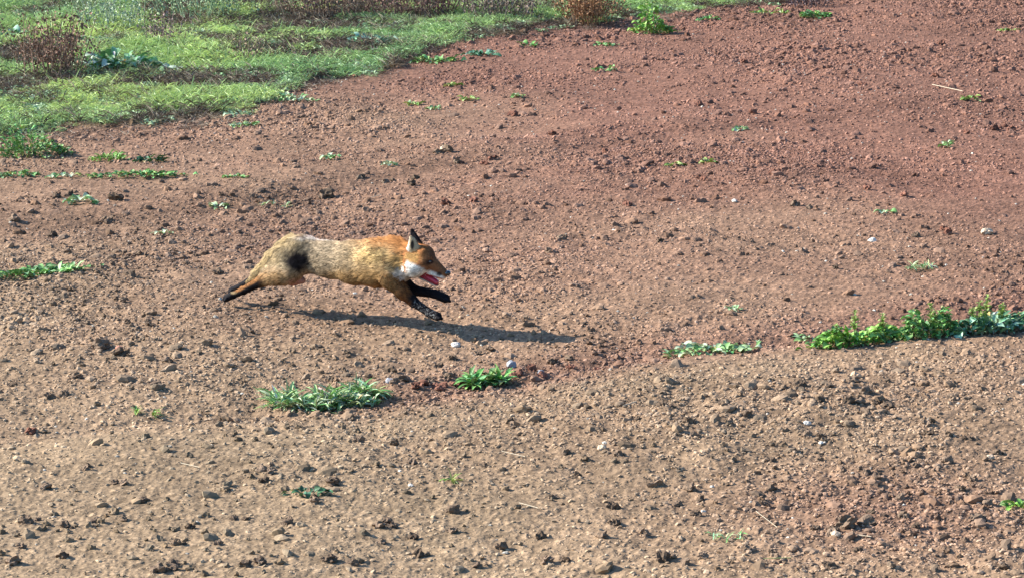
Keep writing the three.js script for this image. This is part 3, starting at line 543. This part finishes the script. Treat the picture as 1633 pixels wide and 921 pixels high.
// ---------------------------------------------------------------- the running fox
{
  const YAW = 0.53, TH = 0.2, CX = 560, GY = 516, base = at(CX + 3, GY), S = pxPerM(base[2]);
  const fox = thing('fox', 'red fox with a dark thigh patch running to the right, mouth open', 'fox', [base[0], base[1], base[2]], -YAW);
  const V = (px, py, z) => {                               // joints read off the photograph; z is metres towards its near side
    let x = 0, dep = 0, k = 1 / S;
    for (let i = 0; i < 4; i++) { x = ((px - CX) * k + z * Math.sin(YAW)) / Math.cos(YAW); dep = x * Math.sin(YAW) + z * Math.cos(YAW); k = (1 - dep / 12.1) / S; }
    return new THREE.Vector3(x, ((GY - py) * k + dep * Math.sin(TH)) / Math.cos(TH), z);
  };
  const UV = (p) => { const dep = p.x * Math.sin(YAW) + p.z * Math.cos(YAW), k = S / (1 - dep / 12.1); return [CX + (p.x * Math.cos(YAW) - p.z * Math.sin(YAW)) * k, GY - (p.y * Math.cos(TH) - dep * Math.sin(TH)) * k]; };
  // bones: part, two ends with radii in pixels, blend, sideways squeeze, fur length (m); fur runs from the first end to the second
  const bones = [];
  const bone = (part, a, ra, b, rb, k = 0.02, sz = 1, fur = 0.012) => bones.push({ part, a: V(...a), b: V(...b), ra: ra / S, rb: rb / S, k, sz, fur });
  bone('torso', [479, 405, 0], 27.5, [452, 403, 0], 19, 0.03, 1.15, 0.015);
  bone('torso', [522, 414, 0], 27, [479, 405, 0], 27.5, 0.03, 1.2, 0.013);
  bone('torso', [562, 419, 0], 32, [522, 414, 0], 27, 0.03, 1.28, 0.014);
  bone('torso', [600, 419, 0], 36, [562, 418, 0], 32, 0.03, 1.28, 0.017);
  bone('torso', [628, 416, 0], 34, [600, 419, 0], 36, 0.03, 1.25, 0.017);
  bone('neck', [656, 412, 0], 22, [628, 410, 0], 30, 0.03, 1.1, 0.02);
  bone('ruff', [664, 425, 0.028], 12, [643, 432, 0.026], 13, 0.025, 1, 0.016);
  bone('ruff', [664, 425, -0.028], 12, [643, 432, -0.026], 13, 0.025, 1, 0.016);
  bone('torso', [600, 398, 0.045], 15, [585, 412, 0.05], 12, 0.03, 1, 0.017);
  bone('torso', [600, 398, -0.045], 15, [585, 412, -0.05], 12, 0.03, 1, 0.017);
  // head
  bone('head', [676, 409, 0], 18.5, [663, 411, 0], 21.5, 0.02, 1.0, 0.006);
  bone('head', [679, 422, 0.022], 11.5, [663, 427, 0.034], 14, 0.018, 1, 0.011);
  bone('head', [679, 422, -0.022], 11.5, [663, 427, -0.034], 14, 0.018, 1, 0.011);
  bone('muzzle', [711, 435.5, 0], 6.2, [688, 419, 0], 11.5, 0.014, 1.0, 0.003);
  bone('muzzle', [708.5, 440, 0], 5, [684, 430, 0], 9, 0.008, 0.95, 0.003);
  bone('brow', [687, 411, 0.018], 5, [678, 404, 0.02], 7, 0.012, 1, 0.005);
  bone('brow', [687, 411, -0.018], 5, [678, 404, -0.02], 7, 0.012, 1, 0.005);
  bone('jaw', [698, 453.5, 0], 3.2, [674, 439, 0], 6.5, 0.007, 0.8, 0.004);
  // ears
  bone('ear', [657.5, 379, 0.036], 2.8, [659.5, 396, 0.034], 8.8, 0.008, 1.35, 0.004);
  bone('ear', [661, 382, 0.03], 3, [666, 399, 0.026], 8, 0.008, 1.3, 0.004);
  bone('ear_far', [657.5, 368, -0.034], 3, [663, 388, -0.032], 8, 0.008, 1.3, 0.004);
  bone('ear_far', [662, 374, -0.03], 2.4, [670, 390, -0.026], 5.5, 0.008, 1.3, 0.004);
  // near foreleg, far foreleg
  bone('shoulder', [606, 414, 0.05], 21, [624, 446, 0.055], 15, 0.03, 1.5, 0.014);
  bone('fore', [624, 446, 0.055], 14, [644, 466, 0.05], 11.5, 0.022, 1.15, 0.008);
  bone('fore', [644, 466, 0.05], 11, [661, 481, 0.045], 7.8, 0.012, 1, 0.005);
  bone('fore_low', [661, 481, 0.045], 7.6, [688, 499, 0.045], 6.1, 0.01, 1, 0.003);
  bone('paw_n', [688, 499, 0.045], 6.2, [700, 504, 0.045], 6.8, 0.01, 0.8, 0.002);
  bone('shoulder', [610, 420, -0.05], 19, [634, 444, -0.05], 13, 0.03, 1.5, 0.012);
  bone('fore_far', [634, 444, -0.05], 12, [660, 463, -0.05], 8.4, 0.02, 1.1, 0.005);
  bone('fore_far', [660, 463, -0.05], 8.2, [694, 468.5, -0.05], 6.6, 0.01, 1, 0.004);
  bone('paw_f', [694, 468.5, -0.05], 6.6, [711, 475.5, -0.05], 7, 0.01, 0.8, 0.002);
  // near hind leg, far hind leg
  bone('thigh', [474, 404, 0.028], 24, [456, 434, 0.04], 17, 0.035, 1.5, 0.014);
  bone('thigh', [446, 418, 0.03], 17, [420, 438, 0.03], 10, 0.03, 1.2, 0.013);
  bone('thigh', [458, 432, 0.05], 18, [436, 440, 0.05], 14, 0.03, 1.3, 0.012);
  bone('hind', [446, 438, 0.05], 14, [412, 448, 0.045], 8.2, 0.02, 1.1, 0.014);
  bone('hind', [412, 448, 0.045], 7.6, [380, 463.5, 0.045], 5.8, 0.012, 1, 0.008);
  bone('hind', [380, 463.5, 0.045], 5.8, [362, 471, 0.045], 5.6, 0.01, 1, 0.003);
  bone('paw_hn', [362, 471, 0.045], 5.6, [352.5, 475.5, 0.045], 5.8, 0.008, 0.8, 0.002);
  bone('thigh', [462, 405, -0.04], 22, [440, 424, -0.05], 17, 0.03, 1.4, 0.014);
  bone('hind_far', [440, 424, -0.05], 16, [404, 440, -0.045], 8, 0.02, 1.1, 0.008);
  bone('hind_far', [404, 440, -0.045], 7.6, [376, 456, -0.045], 5.6, 0.012, 1, 0.004);
  bone('paw_hf', [376, 456, -0.045], 5.6, [359, 463, -0.045], 5.4, 0.008, 0.8, 0.002);
  // thin tail pressed down over the rump
  bone('tail', [459, 387, 0.005], 11, [430, 410, 0.012], 10, 0.03, 1, 0.02);
  bone('tail', [430, 410, 0.012], 10, [404, 436, 0.015], 7.5, 0.025, 1, 0.02);
  bone('tail', [404, 436, 0.015], 7.5, [391, 447, 0.015], 3, 0.01, 1, 0.014);
  bone('loin', [478, 447, 0.025], 5, [462, 449, 0.03], 7, 0.014, 1, 0.003);
  const toes = (part, px, py, z, dx, dy, r) => { for (let i = 0; i < 4; i++) { const o = (i - 1.5) * 0.0125, q = i === 0 || i === 3 ? 0.55 : 1; bone(part, [px, py, z + o], r, [px + dx * q, py + dy * q, z + o * 1.15], r * 0.72, 0.004, 1, 0.001); } };
  toes('paw_n', 700, 506, 0.045, 7.5, 1.8, 3.1); toes('paw_f', 711, 477, -0.05, 7.5, 3, 3.1);
  toes('paw_hn', 353, 476.5, 0.045, -3.5, 3.5, 3.1); toes('paw_hf', 359, 464, -0.045, -4, 3, 3);
  for (const b of bones) { b.d = b.b.clone().sub(b.a); b.l2 = b.d.lengthSq(); b.dir = b.d.clone().normalize(); b.mid = b.a.clone().lerp(b.b, 0.5); b.reach = b.d.length() / 2 + Math.max(b.ra, b.rb); }
  function bd(b, x, y, z) {
    const px = x - b.a.x, py = y - b.a.y, pz = z - b.a.z, t = clamp((px * b.d.x + py * b.d.y + pz * b.d.z) / b.l2), ex = px - b.d.x * t, ey = py - b.d.y * t, ez = (pz - b.d.z * t) * b.sz;
    return Math.sqrt(ex * ex + ey * ey + ez * ez) - (b.ra + (b.rb - b.ra) * t);
  }
  function field(x, y, z) {
    let f = 1;
    for (const b of bones) {
      const q = Math.hypot(x - b.mid.x, y - b.mid.y, z - b.mid.z) - b.reach; if (q > f + b.k && q > 0.05) continue;
      const d = bd(b, x, y, z), h = Math.max(b.k - Math.abs(d - f), 0) / b.k; f = Math.min(d, f) - h * h * b.k * 0.25;
    }
    return f;
  }
  function nearest(p) { let m = 1, r = bones[0]; for (const b of bones) { const d = bd(b, p.x, p.y, p.z); if (d < m) { m = d; r = b; } } return r; }
  // skin: surface nets over the field, 3 mm cells
  const c = 0.003, lo = [-0.7, -0.06, -0.125], N = [Math.ceil(1.25 / c), Math.ceil(0.52 / c), Math.ceil(0.25 / c)], [nx, ny, nz] = N, F = new Float32Array(nx * ny * nz).fill(0.05), idx = (i, j, k) => (k * ny + j) * nx + i, Q = 5;
  for (let k = 0; k < nz; k += Q) for (let j = 0; j < ny; j += Q) for (let i = 0; i < nx; i += Q) {
    const f0 = field(lo[0] + (i + Q / 2) * c, lo[1] + (j + Q / 2) * c, lo[2] + (k + Q / 2) * c), far = Math.abs(f0) > c * Q * 1.6;
    for (let kk = k; kk < Math.min(nz, k + Q); kk++) for (let jj = j; jj < Math.min(ny, j + Q); jj++) for (let ii = i; ii < Math.min(nx, i + Q); ii++) F[idx(ii, jj, kk)] = far ? f0 : field(lo[0] + ii * c, lo[1] + jj * c, lo[2] + kk * c);
  }
  const pos = [], id = new Int32Array(nx * ny * nz).fill(-1), tri = [];
  for (let k = 0; k < nz - 1; k++) for (let j = 0; j < ny - 1; j++) for (let i = 0; i < nx - 1; i++) {
    let n = 0, sx = 0, sy = 0, sz = 0, mask = 0; const v = [];
    for (let q = 0; q < 8; q++) { const f = F[idx(i + (q & 1), j + ((q >> 1) & 1), k + (q >> 2))]; v.push(f); if (f < 0) mask |= 1 << q; }
    if (mask === 0 || mask === 255) continue;
    for (let q = 0; q < 8; q++) for (const e of [1, 2, 4]) if (!(q & e)) { const a = v[q], b = v[q | e]; if ((a < 0) !== (b < 0)) { const t = a / (a - b); sx += (q & 1) + (e === 1 ? t : 0); sy += ((q >> 1) & 1) + (e === 2 ? t : 0); sz += (q >> 2) + (e === 4 ? t : 0); n++; } }
    id[idx(i, j, k)] = pos.length / 3; pos.push(lo[0] + (i + sx / n) * c, lo[1] + (j + sy / n) * c, lo[2] + (k + sz / n) * c);
  }
  const quad = (a, b, d, e, flip) => { if (a < 0 || b < 0 || d < 0 || e < 0) return; flip ? tri.push(a, d, b, a, e, d) : tri.push(a, b, d, a, d, e); };
  for (let k = 1; k < nz - 1; k++) for (let j = 1; j < ny - 1; j++) for (let i = 1; i < nx - 1; i++) {
    const f = F[idx(i, j, k)] < 0;
    if (f !== F[idx(i + 1, j, k)] < 0) quad(id[idx(i, j - 1, k - 1)], id[idx(i, j, k - 1)], id[idx(i, j, k)], id[idx(i, j - 1, k)], !f);
    if (f !== F[idx(i, j + 1, k)] < 0) quad(id[idx(i - 1, j, k - 1)], id[idx(i - 1, j, k)], id[idx(i, j, k)], id[idx(i, j, k - 1)], !f);
    if (f !== F[idx(i, j, k + 1)] < 0) quad(id[idx(i - 1, j - 1, k)], id[idx(i, j - 1, k)], id[idx(i, j, k)], id[idx(i - 1, j, k)], !f);
  }
  const grad = (p) => { const e = 0.002; return new THREE.Vector3(field(p.x + e, p.y, p.z) - field(p.x - e, p.y, p.z), field(p.x, p.y + e, p.z) - field(p.x, p.y - e, p.z), field(p.x, p.y, p.z + e) - field(p.x, p.y, p.z - e)).normalize(); };
  // the colours of the coat
  const ORANGE = [0.35, 0.14, 0.043], RUSTY = [0.3, 0.1, 0.035], GOLD = [0.47, 0.28, 0.1], GREY = [0.285, 0.21, 0.135], CREAM = [0.37, 0.26, 0.13], OLIVE = [0.29, 0.165, 0.065], BROWN = [0.15, 0.068, 0.03], BLACK = [0.012, 0.01, 0.012], WHITE = [0.72, 0.68, 0.62], FACE = [0.26, 0.1, 0.045], PINK = [0.36, 0.17, 0.12], GUM = [0.3, 0.035, 0.045];
  const blob = (u, v, cu, cv, ru, rv, soft = 0.5) => sstep(1 + soft, 1 - soft, Math.hypot((u - cu) / ru, (v - cv) / rv));
  function coat(p, n, b) {
    const [u, v] = UV(p), w = 3.5 * vnoise(u * 0.19, v * 0.19, 51) + 2 * vnoise(u * 0.5, v * 0.5, 52), U = u + w, Vv = v + w;
    let c = GREY;
    const part = b.part;
    if (['torso', 'neck', 'ruff', 'shoulder', 'thigh', 'loin', 'tail'].includes(part)) {
      c = mixc(c, GOLD, 0.45 * sstep(515, 605, U));
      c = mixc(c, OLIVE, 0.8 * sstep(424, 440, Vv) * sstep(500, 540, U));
      c = mixc(c, mixc(GOLD, [0.56, 0.4, 0.19], 0.5), 0.85 * blob(U, Vv, 598, 407, 26, 13, 0.7));
      c = mixc(c, ORANGE, 0.85 * sstep(402, 384, Vv - (U - 600) * 0.08) * sstep(535, 615, U));
      c = mixc(c, ORANGE, 0.8 * sstep(622, 645, U) * sstep(428, 412, Vv));
      c = mixc(c, GOLD, 0.6 * blob(U, Vv, 640, 416, 14, 9));
      c = mixc(c, BROWN, 0.55 * blob(U, Vv, 617, 414, 4, 13, 0.8));
      c = mixc(c, WHITE, 0.9 * sstep(638, 650, U) * sstep(420, 430, Vv));
      c = mixc(c, [0.45, 0.4, 0.36], 0.6 * blob(U, Vv, 640, 437, 12, 10));
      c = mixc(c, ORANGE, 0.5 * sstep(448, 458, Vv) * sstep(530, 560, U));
      c = mixc(c, CREAM, 0.7 * sstep(490, 462, U) * sstep(436, 410, Vv));
      c = mixc(c, PINK, 0.6 * sstep(384, 379, Vv) * blob(U, Vv, 515, 384, 40, 14));
      c = mixc(c, WHITE, 0.4 * blob(u, v, 520, 381, 45, 4));
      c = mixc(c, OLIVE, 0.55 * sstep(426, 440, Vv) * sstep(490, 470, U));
      c = mixc(c, BROWN, 0.5 * blob(U, Vv, 622, 452, 20, 16) * (p.z > 0 ? 1 : 1));
      if (part === 'tail') c = mixc(CREAM, [0.42, 0.3, 0.16], sstep(0.2, 0.6, vnoise(u * 0.2, v * 0.2, 57)) * 0.5);
      if (part === 'thigh' && p.z > 0) c = mixc(c, [0.28, 0.16, 0.075], 0.4 * blob(U, Vv, 428, 434, 20, 9));
      if (part === 'loin') c = PINK;
      c = mixc(c, PINK, 0.8 * blob(U, Vv, 473, 448, 15, 5));
      if (p.z > 0) c = mixc(c, [0.07, 0.06, 0.045], 0.75 * blob(U, Vv, 467, 408, 24, 18, 0.55));
      if (p.z > 0) c = mixc(c, BLACK, blob(u + 0.6 * w, v + 0.6 * w, 474, 416, 20, 14.5, 0.35));
    } else if (part === 'head' || part === 'brow' || part === 'muzzle') {
      c = mixc(mixc(ORANGE, FACE, 0.4), mixc(FACE, BROWN, 0.5), sstep(670, 688, u + 0.5 * (v - 410)));
      c = mixc(c, GOLD, 0.7 * blob(U, Vv, 662, 412, 12, 9));
      c = mixc(c, WHITE, 0.95 * sstep(0, 5, v - (416 + (u - 660) * 0.44)) * sstep(648, 656, u));
      c = mixc(c, RUSTY, 0.5 * blob(u, v, 700, 424, 10, 6));
      c = mixc(c, [0.02, 0.012, 0.012], 0.9 * blob(u, v, 688.5, 418, 5, 3.4, 0.4) * (Math.abs(p.z) > 0.012 ? 1 : 0));
      c = mixc(c, BLACK, 0.85 * blob(u, v, 703, 437, 4.5, 3, 0.5));
      if (part === 'muzzle' && n.y < -0.55 && u < 708) c = GUM;
    } else if (part === 'jaw') { c = n.y > -0.35 ? mixc(GUM, [0.1, 0.03, 0.03], sstep(0.1, -0.25, n.y)) : [0.45, 0.4, 0.36]; }
    else if (part === 'ear') { c = mixc([0.6, 0.45, 0.27], WHITE, 0.9 * sstep(657, 652.5, u)); c = mixc(c, BLACK, 0.95 * blob(u, v, 659.5, 391, 3, 7.5, 0.35)); c = mixc(c, BROWN, 0.6 * sstep(380, 376, v)); c = mixc(c, [0.38, 0.24, 0.12], 0.5 * sstep(664, 670, u)); }
    else if (part === 'ear_far') c = mixc(BLACK, [0.2, 0.1, 0.05], 0.8 * sstep(383, 392, v));
    else if (part === 'fore') { c = mixc([0.26, 0.145, 0.06], [0.16, 0.066, 0.026], sstep(622, 644, u)); c = mixc(c, ORANGE, 0.5 * sstep(0, 0.5, vnoise(u * 0.3, v * 0.3, 54))); c = mixc(c, BLACK, sstep(646, 662, u + w)); }
    else if (part === 'fore_low') c = mixc(BLACK, WHITE, 0.28 * sstep(0.1, 0.6, vnoise(u * 0.8, v * 0.8, 55)) * (p.z > 0.02 ? 1 : 0.2));
    else if (part === 'paw_n') c = mixc(BLACK, WHITE, 0.35 * sstep(0.1, 0.6, vnoise(u * 0.8, v * 0.8, 55)) * sstep(700, 694, u));
    else if (part === 'fore_far') c = mixc([0.2, 0.1, 0.05], BLACK, sstep(636, 652, u));
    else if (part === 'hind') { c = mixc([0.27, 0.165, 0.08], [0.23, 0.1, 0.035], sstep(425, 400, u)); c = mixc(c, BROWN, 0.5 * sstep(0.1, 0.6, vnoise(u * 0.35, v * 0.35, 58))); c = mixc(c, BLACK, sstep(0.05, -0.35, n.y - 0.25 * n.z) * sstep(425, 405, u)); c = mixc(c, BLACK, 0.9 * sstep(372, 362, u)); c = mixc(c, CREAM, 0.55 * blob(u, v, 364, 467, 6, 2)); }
    else if (part === 'hind_far') c = mixc([0.34, 0.19, 0.1], BLACK, sstep(412, 398, u));
    else c = BLACK;
    return c;
  }
  const nv = pos.length / 3, nor = new Float32Array(nv * 3), col = new Float32Array(nv * 3), owner = [], vp = new THREE.Vector3();
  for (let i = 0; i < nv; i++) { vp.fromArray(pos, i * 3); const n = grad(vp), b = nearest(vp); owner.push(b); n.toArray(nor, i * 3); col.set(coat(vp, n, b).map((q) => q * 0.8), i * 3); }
  const g = new THREE.BufferGeometry();
  g.setAttribute('position', new THREE.Float32BufferAttribute(pos, 3)); g.setAttribute('normal', new THREE.BufferAttribute(nor, 3)); g.setAttribute('color', new THREE.BufferAttribute(col, 3)); g.setIndex(tri);
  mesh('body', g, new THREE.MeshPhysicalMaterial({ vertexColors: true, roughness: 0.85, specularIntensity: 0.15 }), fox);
  // hairs
  const R = rng(404), area = [], nt = tri.length / 3, A = new THREE.Vector3(), B = new THREE.Vector3(), Cc = new THREE.Vector3(); let tot = 0;
  for (let i = 0; i < nt; i++) { A.fromArray(pos, tri[i * 3] * 3); B.fromArray(pos, tri[i * 3 + 1] * 3); Cc.fromArray(pos, tri[i * 3 + 2] * 3); tot += B.clone().sub(A).cross(Cc.clone().sub(A)).length(); area.push(tot); }
  const HP = [], HN = [], HC = [], HI = [], COUNT = 110000;
  for (let q = 0, ti = 0; q < COUNT; q++) {
    const target = (q + R()) / COUNT * tot; while (area[ti] < target && ti < nt - 1) ti++;
    const r1 = Math.sqrt(R()), r2 = R(), w0 = 1 - r1, w1 = r1 * (1 - r2), w2 = r1 * r2, ia = tri[ti * 3], ib = tri[ti * 3 + 1], ic = tri[ti * 3 + 2];
    const p = new THREE.Vector3().addScaledVector(A.fromArray(pos, ia * 3), w0).addScaledVector(B.fromArray(pos, ib * 3), w1).addScaledVector(Cc.fromArray(pos, ic * 3), w2);
    const n = new THREE.Vector3().addScaledVector(A.fromArray(nor, ia * 3), w0).addScaledVector(B.fromArray(nor, ib * 3), w1).addScaledVector(Cc.fromArray(nor, ic * 3), w2).normalize(), b = owner[ia];
    const base = coat(p, n, b); if (base === GUM || b.fur < 0.0015) continue;
    const [u, v] = UV(p), tuftN = 0.65 * vnoise(u * 0.2, v * 0.28, 81) + 0.6 * vnoise(u * 0.48 + v * 0.2, v * 0.6 - u * 0.2, 82), flow = b.dir.clone();
    if (b.part === 'torso' || b.part === 'shoulder' || b.part === 'neck') flow.set(-1, -0.38 + 0.25 * tuftN, 0);
    flow.addScaledVector(n, -flow.dot(n)); if (flow.lengthSq() < 1e-4) flow.set(-1, 0, 0); flow.normalize();
    const side = new THREE.Vector3().crossVectors(n, flow).normalize(), L = b.fur * (0.6 + 0.85 * R() ** 1.4) * (1 + 0.3 * tuftN), lift = 0.2 + 0.28 * R() + 0.12 * tuftN, sw = (R() - 0.5) * 0.55 + 0.3 * vnoise(u * 0.12, v * 0.12, 83);
    const d1 = flow.clone().addScaledVector(n, lift).addScaledVector(side, sw).normalize(), d2 = flow.clone().addScaledVector(n, lift * 0.3).addScaledVector(side, sw * 1.3).normalize();
    const wd = Math.min(0.0011, 0.0006 + L * 0.04), p1 = p.clone().addScaledVector(d1, L * 0.55), p2 = p1.clone().addScaledVector(d2, L * 0.5), k = HP.length / 3;
    for (const [s, f] of [[-1, 0], [1, 0], [-0.75, 1], [0.75, 1], [0, 2]]) { const o = (f === 0 ? p : f === 1 ? p1 : p2).clone().addScaledVector(side, s * wd); HP.push(o.x, o.y, o.z); const nn = n.clone().addScaledVector(side, s * 0.4).addScaledVector(flow, 0.15 * f).normalize(); HN.push(nn.x, nn.y, nn.z); }
    const t = (0.62 + 0.6 * R()) * (1 + 0.55 * tuftN), tick = ['torso', 'shoulder', 'thigh', 'hind', 'tail', 'fore'].includes(b.part) && R() < 0.2 ? 0.35 : 1;
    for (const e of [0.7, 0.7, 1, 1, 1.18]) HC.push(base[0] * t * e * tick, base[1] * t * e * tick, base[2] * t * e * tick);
    HI.push(k, k + 3, k + 1, k, k + 2, k + 3, k + 2, k + 4, k + 3);
  }
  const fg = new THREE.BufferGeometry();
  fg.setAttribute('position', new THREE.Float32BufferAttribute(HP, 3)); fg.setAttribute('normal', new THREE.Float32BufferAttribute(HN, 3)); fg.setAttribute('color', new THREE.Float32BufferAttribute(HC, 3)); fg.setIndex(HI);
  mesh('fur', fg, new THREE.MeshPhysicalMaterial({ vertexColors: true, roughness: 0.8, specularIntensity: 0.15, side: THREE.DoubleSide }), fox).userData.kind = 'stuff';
  // nose, eyes, tongue
  const dark = new THREE.MeshPhysicalMaterial({ color: new THREE.Color().setRGB(0.012, 0.011, 0.014), roughness: 0.3, clearcoat: 0.6, clearcoatRoughness: 0.2 });
  const nose = mesh('nose', new THREE.SphereGeometry(1, 18, 14), dark, fox); nose.position.copy(V(716.5, 435.6, 0)); nose.scale.set(4.8 / S, 4.3 / S, 5.2 / S);
  for (const s of [1, -1]) {
    const e = mesh('eye', new THREE.SphereGeometry(1, 16, 12), new THREE.MeshPhysicalMaterial({ color: new THREE.Color().setRGB(0.05, 0.022, 0.008), roughness: 0.12, clearcoat: 1 }), fox);
    const p = V(688.5, 417.6, s * 0.03), n = new THREE.Vector3(); for (let i = 0; i < 8; i++) { n.copy(grad(p)); p.addScaledVector(n, -field(p.x, p.y, p.z)); }
    e.position.copy(p).addScaledVector(n, -0.002); e.scale.set(0.0068, 0.0058, 0.006);
  }
  const path = new THREE.CatmullRomCurve3([V(679, 436.5, 0), V(688, 443, 0), V(696, 447.5, 0), V(701, 452.5, 0)]), tg = new THREE.TubeGeometry(path, 16, 1, 10), TP = tg.attributes.position;
  for (let i = 0; i <= 16; i++) { const o = path.getPointAt(i / 16), f = i / 16, rr = 0.011 * Math.sqrt(Math.max(0.02, 1 - ((f - 0.5) / 0.5) ** 6)); for (let j = 0; j <= 10; j++) { const k = i * 11 + j; TP.setXYZ(k, o.x + (TP.getX(k) - o.x) * rr * 0.9, o.y + (TP.getY(k) - o.y) * rr * 0.9, o.z + (TP.getZ(k) - o.z) * rr * 1.25); } }
  tg.computeVertexNormals();
  mesh('tongue', tg, new THREE.MeshPhysicalMaterial({ color: new THREE.Color().setRGB(0.42, 0.03, 0.045), roughness: 0.35, clearcoat: 0.4 }), fox);
}

renderer.render(scene, camera);
